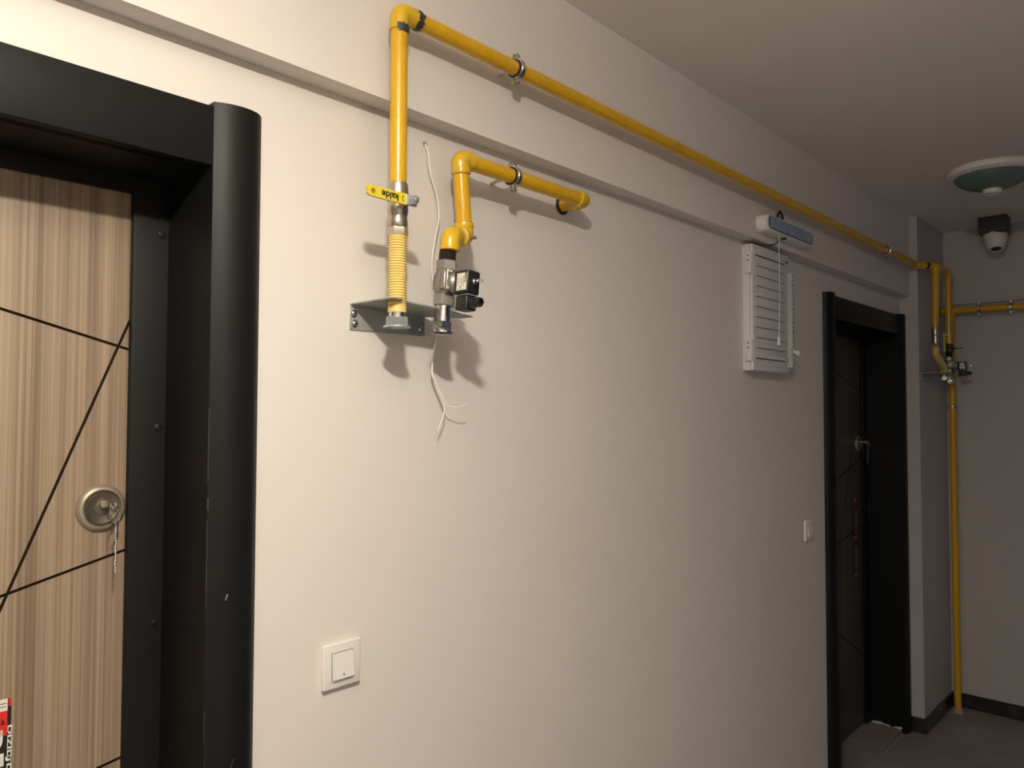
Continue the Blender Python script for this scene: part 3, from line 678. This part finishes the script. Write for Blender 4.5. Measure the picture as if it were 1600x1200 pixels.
# ---------------------------------------------------------------- far gas installation
FG = None
ball_valve((4.298, -.162, 2.045), .100, False, 'lever gas valve on the left drop pipe of the far pillar, handle hanging down')
gas_hose([(4.298, -.162, 1.945), (4.300, -.162, 1.905), (4.455, -.162, 1.845), (4.462, -.160, 1.822)], 0, (4.462, -.160, 1.78), 'slanting ribbed yellow gas hose on the far pillar', ribs=26)
o = empty('gas_valve', (4.574, -.160, 1.932), 'dark shut-off coupling on the right drop pipe of the far pillar', 'gas valve'); A = At(o)
A.add('body', MB().lathe([(.0185, 0), (.0200, .002), (.0200, .016), (.0180, .018), (.0180, .028), (.0205, .030), (.0205, .044), (.0190, .046)], (4.574, -.160, 1.932), (0, 0, 1), 8), THREAD)
mb = MB(); mb.lathe([(.006, 0), (.006, .012)], (4.574, -.179, 1.953), (0, -1, 0), 12); mb.box((4.568, -.225, 1.951), (4.580, -.190, 1.955), .001); A.add('lever', mb, THREAD)
solenoid((4.574, -.160, 1.7640), 0.0, 'dark solenoid valve on the far pillar above the floor riser')
bracket(4.305, 4.480, 4.630, 1.8150, 1.7760, -PP, ((4.462, -.160), (4.574, -.160)), 'dull metal bracket on the far pillar holding the slanting hose')
YRI = -.142; XRI = 4.700
root = empty('gas_riser', (XRI, YRI, 0), 'yellow riser pipe standing on the floor against the far end wall with a branch', 'gas riser'); A = At(root)
A.add('riser_pipe', MB().tube([(XRI+.004, YRI, 0), (XRI, YRI, 2.165)], .0175, 28), YEL)
mb = MB(); mb.lathe([(.030, 0), (.028, .006), (.022, .018), (.0178, .030)], (XRI+.004, YRI, .0005), (0, 0, 1), 20); A.add('floor_sleeve', mb, mat('dusty_mortar', (.34, .30, .22), .9), 'mortar collar at the floor')
mb = MB(); mb.tube([(XRI, YRI, 2.14), (XRI, YRI, 2.19)], .0200, 28); A.add('tee', mb.tube([(XRI, YRI-.03, 2.170), (XRI, YRI+.03, 2.170)], .0200, 28), YEL2)
A.add('branch_pipe', MB().tube([(XRI+.002, -.097, 2.170), (XRI+.04, -1.60, 2.160)], .0175, 28), YEL)
A.add('branch_end', MB().lathe([(.0205, 0), (.0205, .018), (.018, .020)], (XRI+.002, -.0975, 2.1700), (0, -1, 0), 28), YEL2)
clamp((XRI+.006, -.275, 2.169), (0, 1, 0), (1, 0, 0), XE+.03-XRI-.007, 'left ring clamp on the yellow branch pipe of the end wall', rp=.0175)
clamp((XRI+.010, -.420, 2.168), (0, 1, 0), (1, 0, 0), XE+.03-XRI-.011, 'right ring clamp on the yellow branch pipe of the end wall', rp=.0175)
clamp((XRI+.001, YRI, 1.646), (0, 0, 1), (-.0, 1, 0), -YRI-PP, 'ring clamp round the yellow floor riser at mid height', rp=.0175)

# ---------------------------------------------------------------- ceiling fittings
def ceiling_lamp(x, y, lit, label):
    root = empty('ceiling_lamp', (x, y, ZC), label, 'ceiling lamp'); A = At(root)
    A.add('base_ring', MB().lathe([(.100, -.0005), (.160, -.0005), (.165, -.012), (.162, -.022), (.150, -.030), (.138, -.032)], (x, y, ZC), (0, 0, 1), 64, caps=False).lathe([(.02, -.001), (.150, -.002), (.150, -.006), (.02, -.006)], (x, y, ZC), (0, 0, 1), 48), WHITE)
    if lit:
        A.add('bulb', MB().sphere(LAMP_POS, .045, (1.15, 1.15, .25)), BULB)
        A.add('lamp_socket', MB().lathe([(.020, 0), (.018, -.125)], (x, y, ZC-.004), (0, 0, 1), 24), WHITE)
    else:
        mb = MB(); seg = 120; prof = [(.140, -.028), (.132, -.042), (.115, -.058), (.090, -.072), (.060, -.082), (.030, -.087), (.012, -.088)]; rings = []
        for r, h in prof:
            rings.append([mb.bm.verts.new((x+(r+.0016*math.cos(k*math.pi/1.5))*math.cos(2*math.pi*k/seg), y+(r+.0016*math.cos(k*math.pi/1.5))*math.sin(2*math.pi*k/seg), ZC+h)) for k in range(seg)])
        mb.skin(rings); A.add('glass_dome', mb, GLASS, 'teal ribbed glass dome')
        A.add('motion_sensor', MB().lathe([(.034, 0), (.036, -.006), (.032, -.018), (.026, -.022), (.022, -.018), (.012, -.020), (.001, -.022)], (x, y, ZC-.083), (0, 0, 1), 32), WHITE, 'white round motion sensor')
ceiling_lamp(3.655, -.540, False, 'unlit round ceiling lamp with teal glass dome near the end wall')
ceiling_lamp(LAMP_POS[0], LAMP_POS[1], True, 'lit round ceiling lamp in front of the near wood door')
root = empty('security_camera', (4.58, -.375, ZC), 'white security camera on a dark box under the ceiling at the end wall', 'security camera'); A = At(root)
A.add('junction_box', MB().box((4.53, -.440, ZC-.088), (4.64, -.312, ZC-.0006), .006), DGREY, 'dark grey box')
d_ = Vector((-.30, -.10, -1)).normalized(); c_ = Vector((4.585, -.378, ZC-.086))
hd = A.add('camera_head', MB().lathe([(.050, 0), (.055, .006), (.053, .030), (.046, .060), (.036, .082), (.030, .088), (.024, .086), (.001, .080)], c_, d_, 40), WHITE)
A.add('lens', MB().lathe([(.024, .0865), (.018, .0885), (.010, .0875), (.001, .0860)], c_, d_, 32), BLACK, parent=hd)

# ---------------------------------------------------------------- crumbs at the far threshold
mb = MB(); rnd = random.Random(11)
for k in range(46):
    y = rnd.uniform(.0, .125) if k < 26 else rnd.uniform(.085, .130)
    s = rnd.uniform(.003, .009)
    mb.sphere((DC+DSH+.448-rnd.uniform(.0, .012), y, .022+s*.3), s, (rnd.uniform(.6, 1.4), rnd.uniform(.8, 1.8), rnd.uniform(.4, .9)), 8)
o = mb.build('plaster_crumbs', PLAST); tag(o, 'white plaster crumbs along the right foot of the far door frame', 'plaster crumbs', kind='stuff')
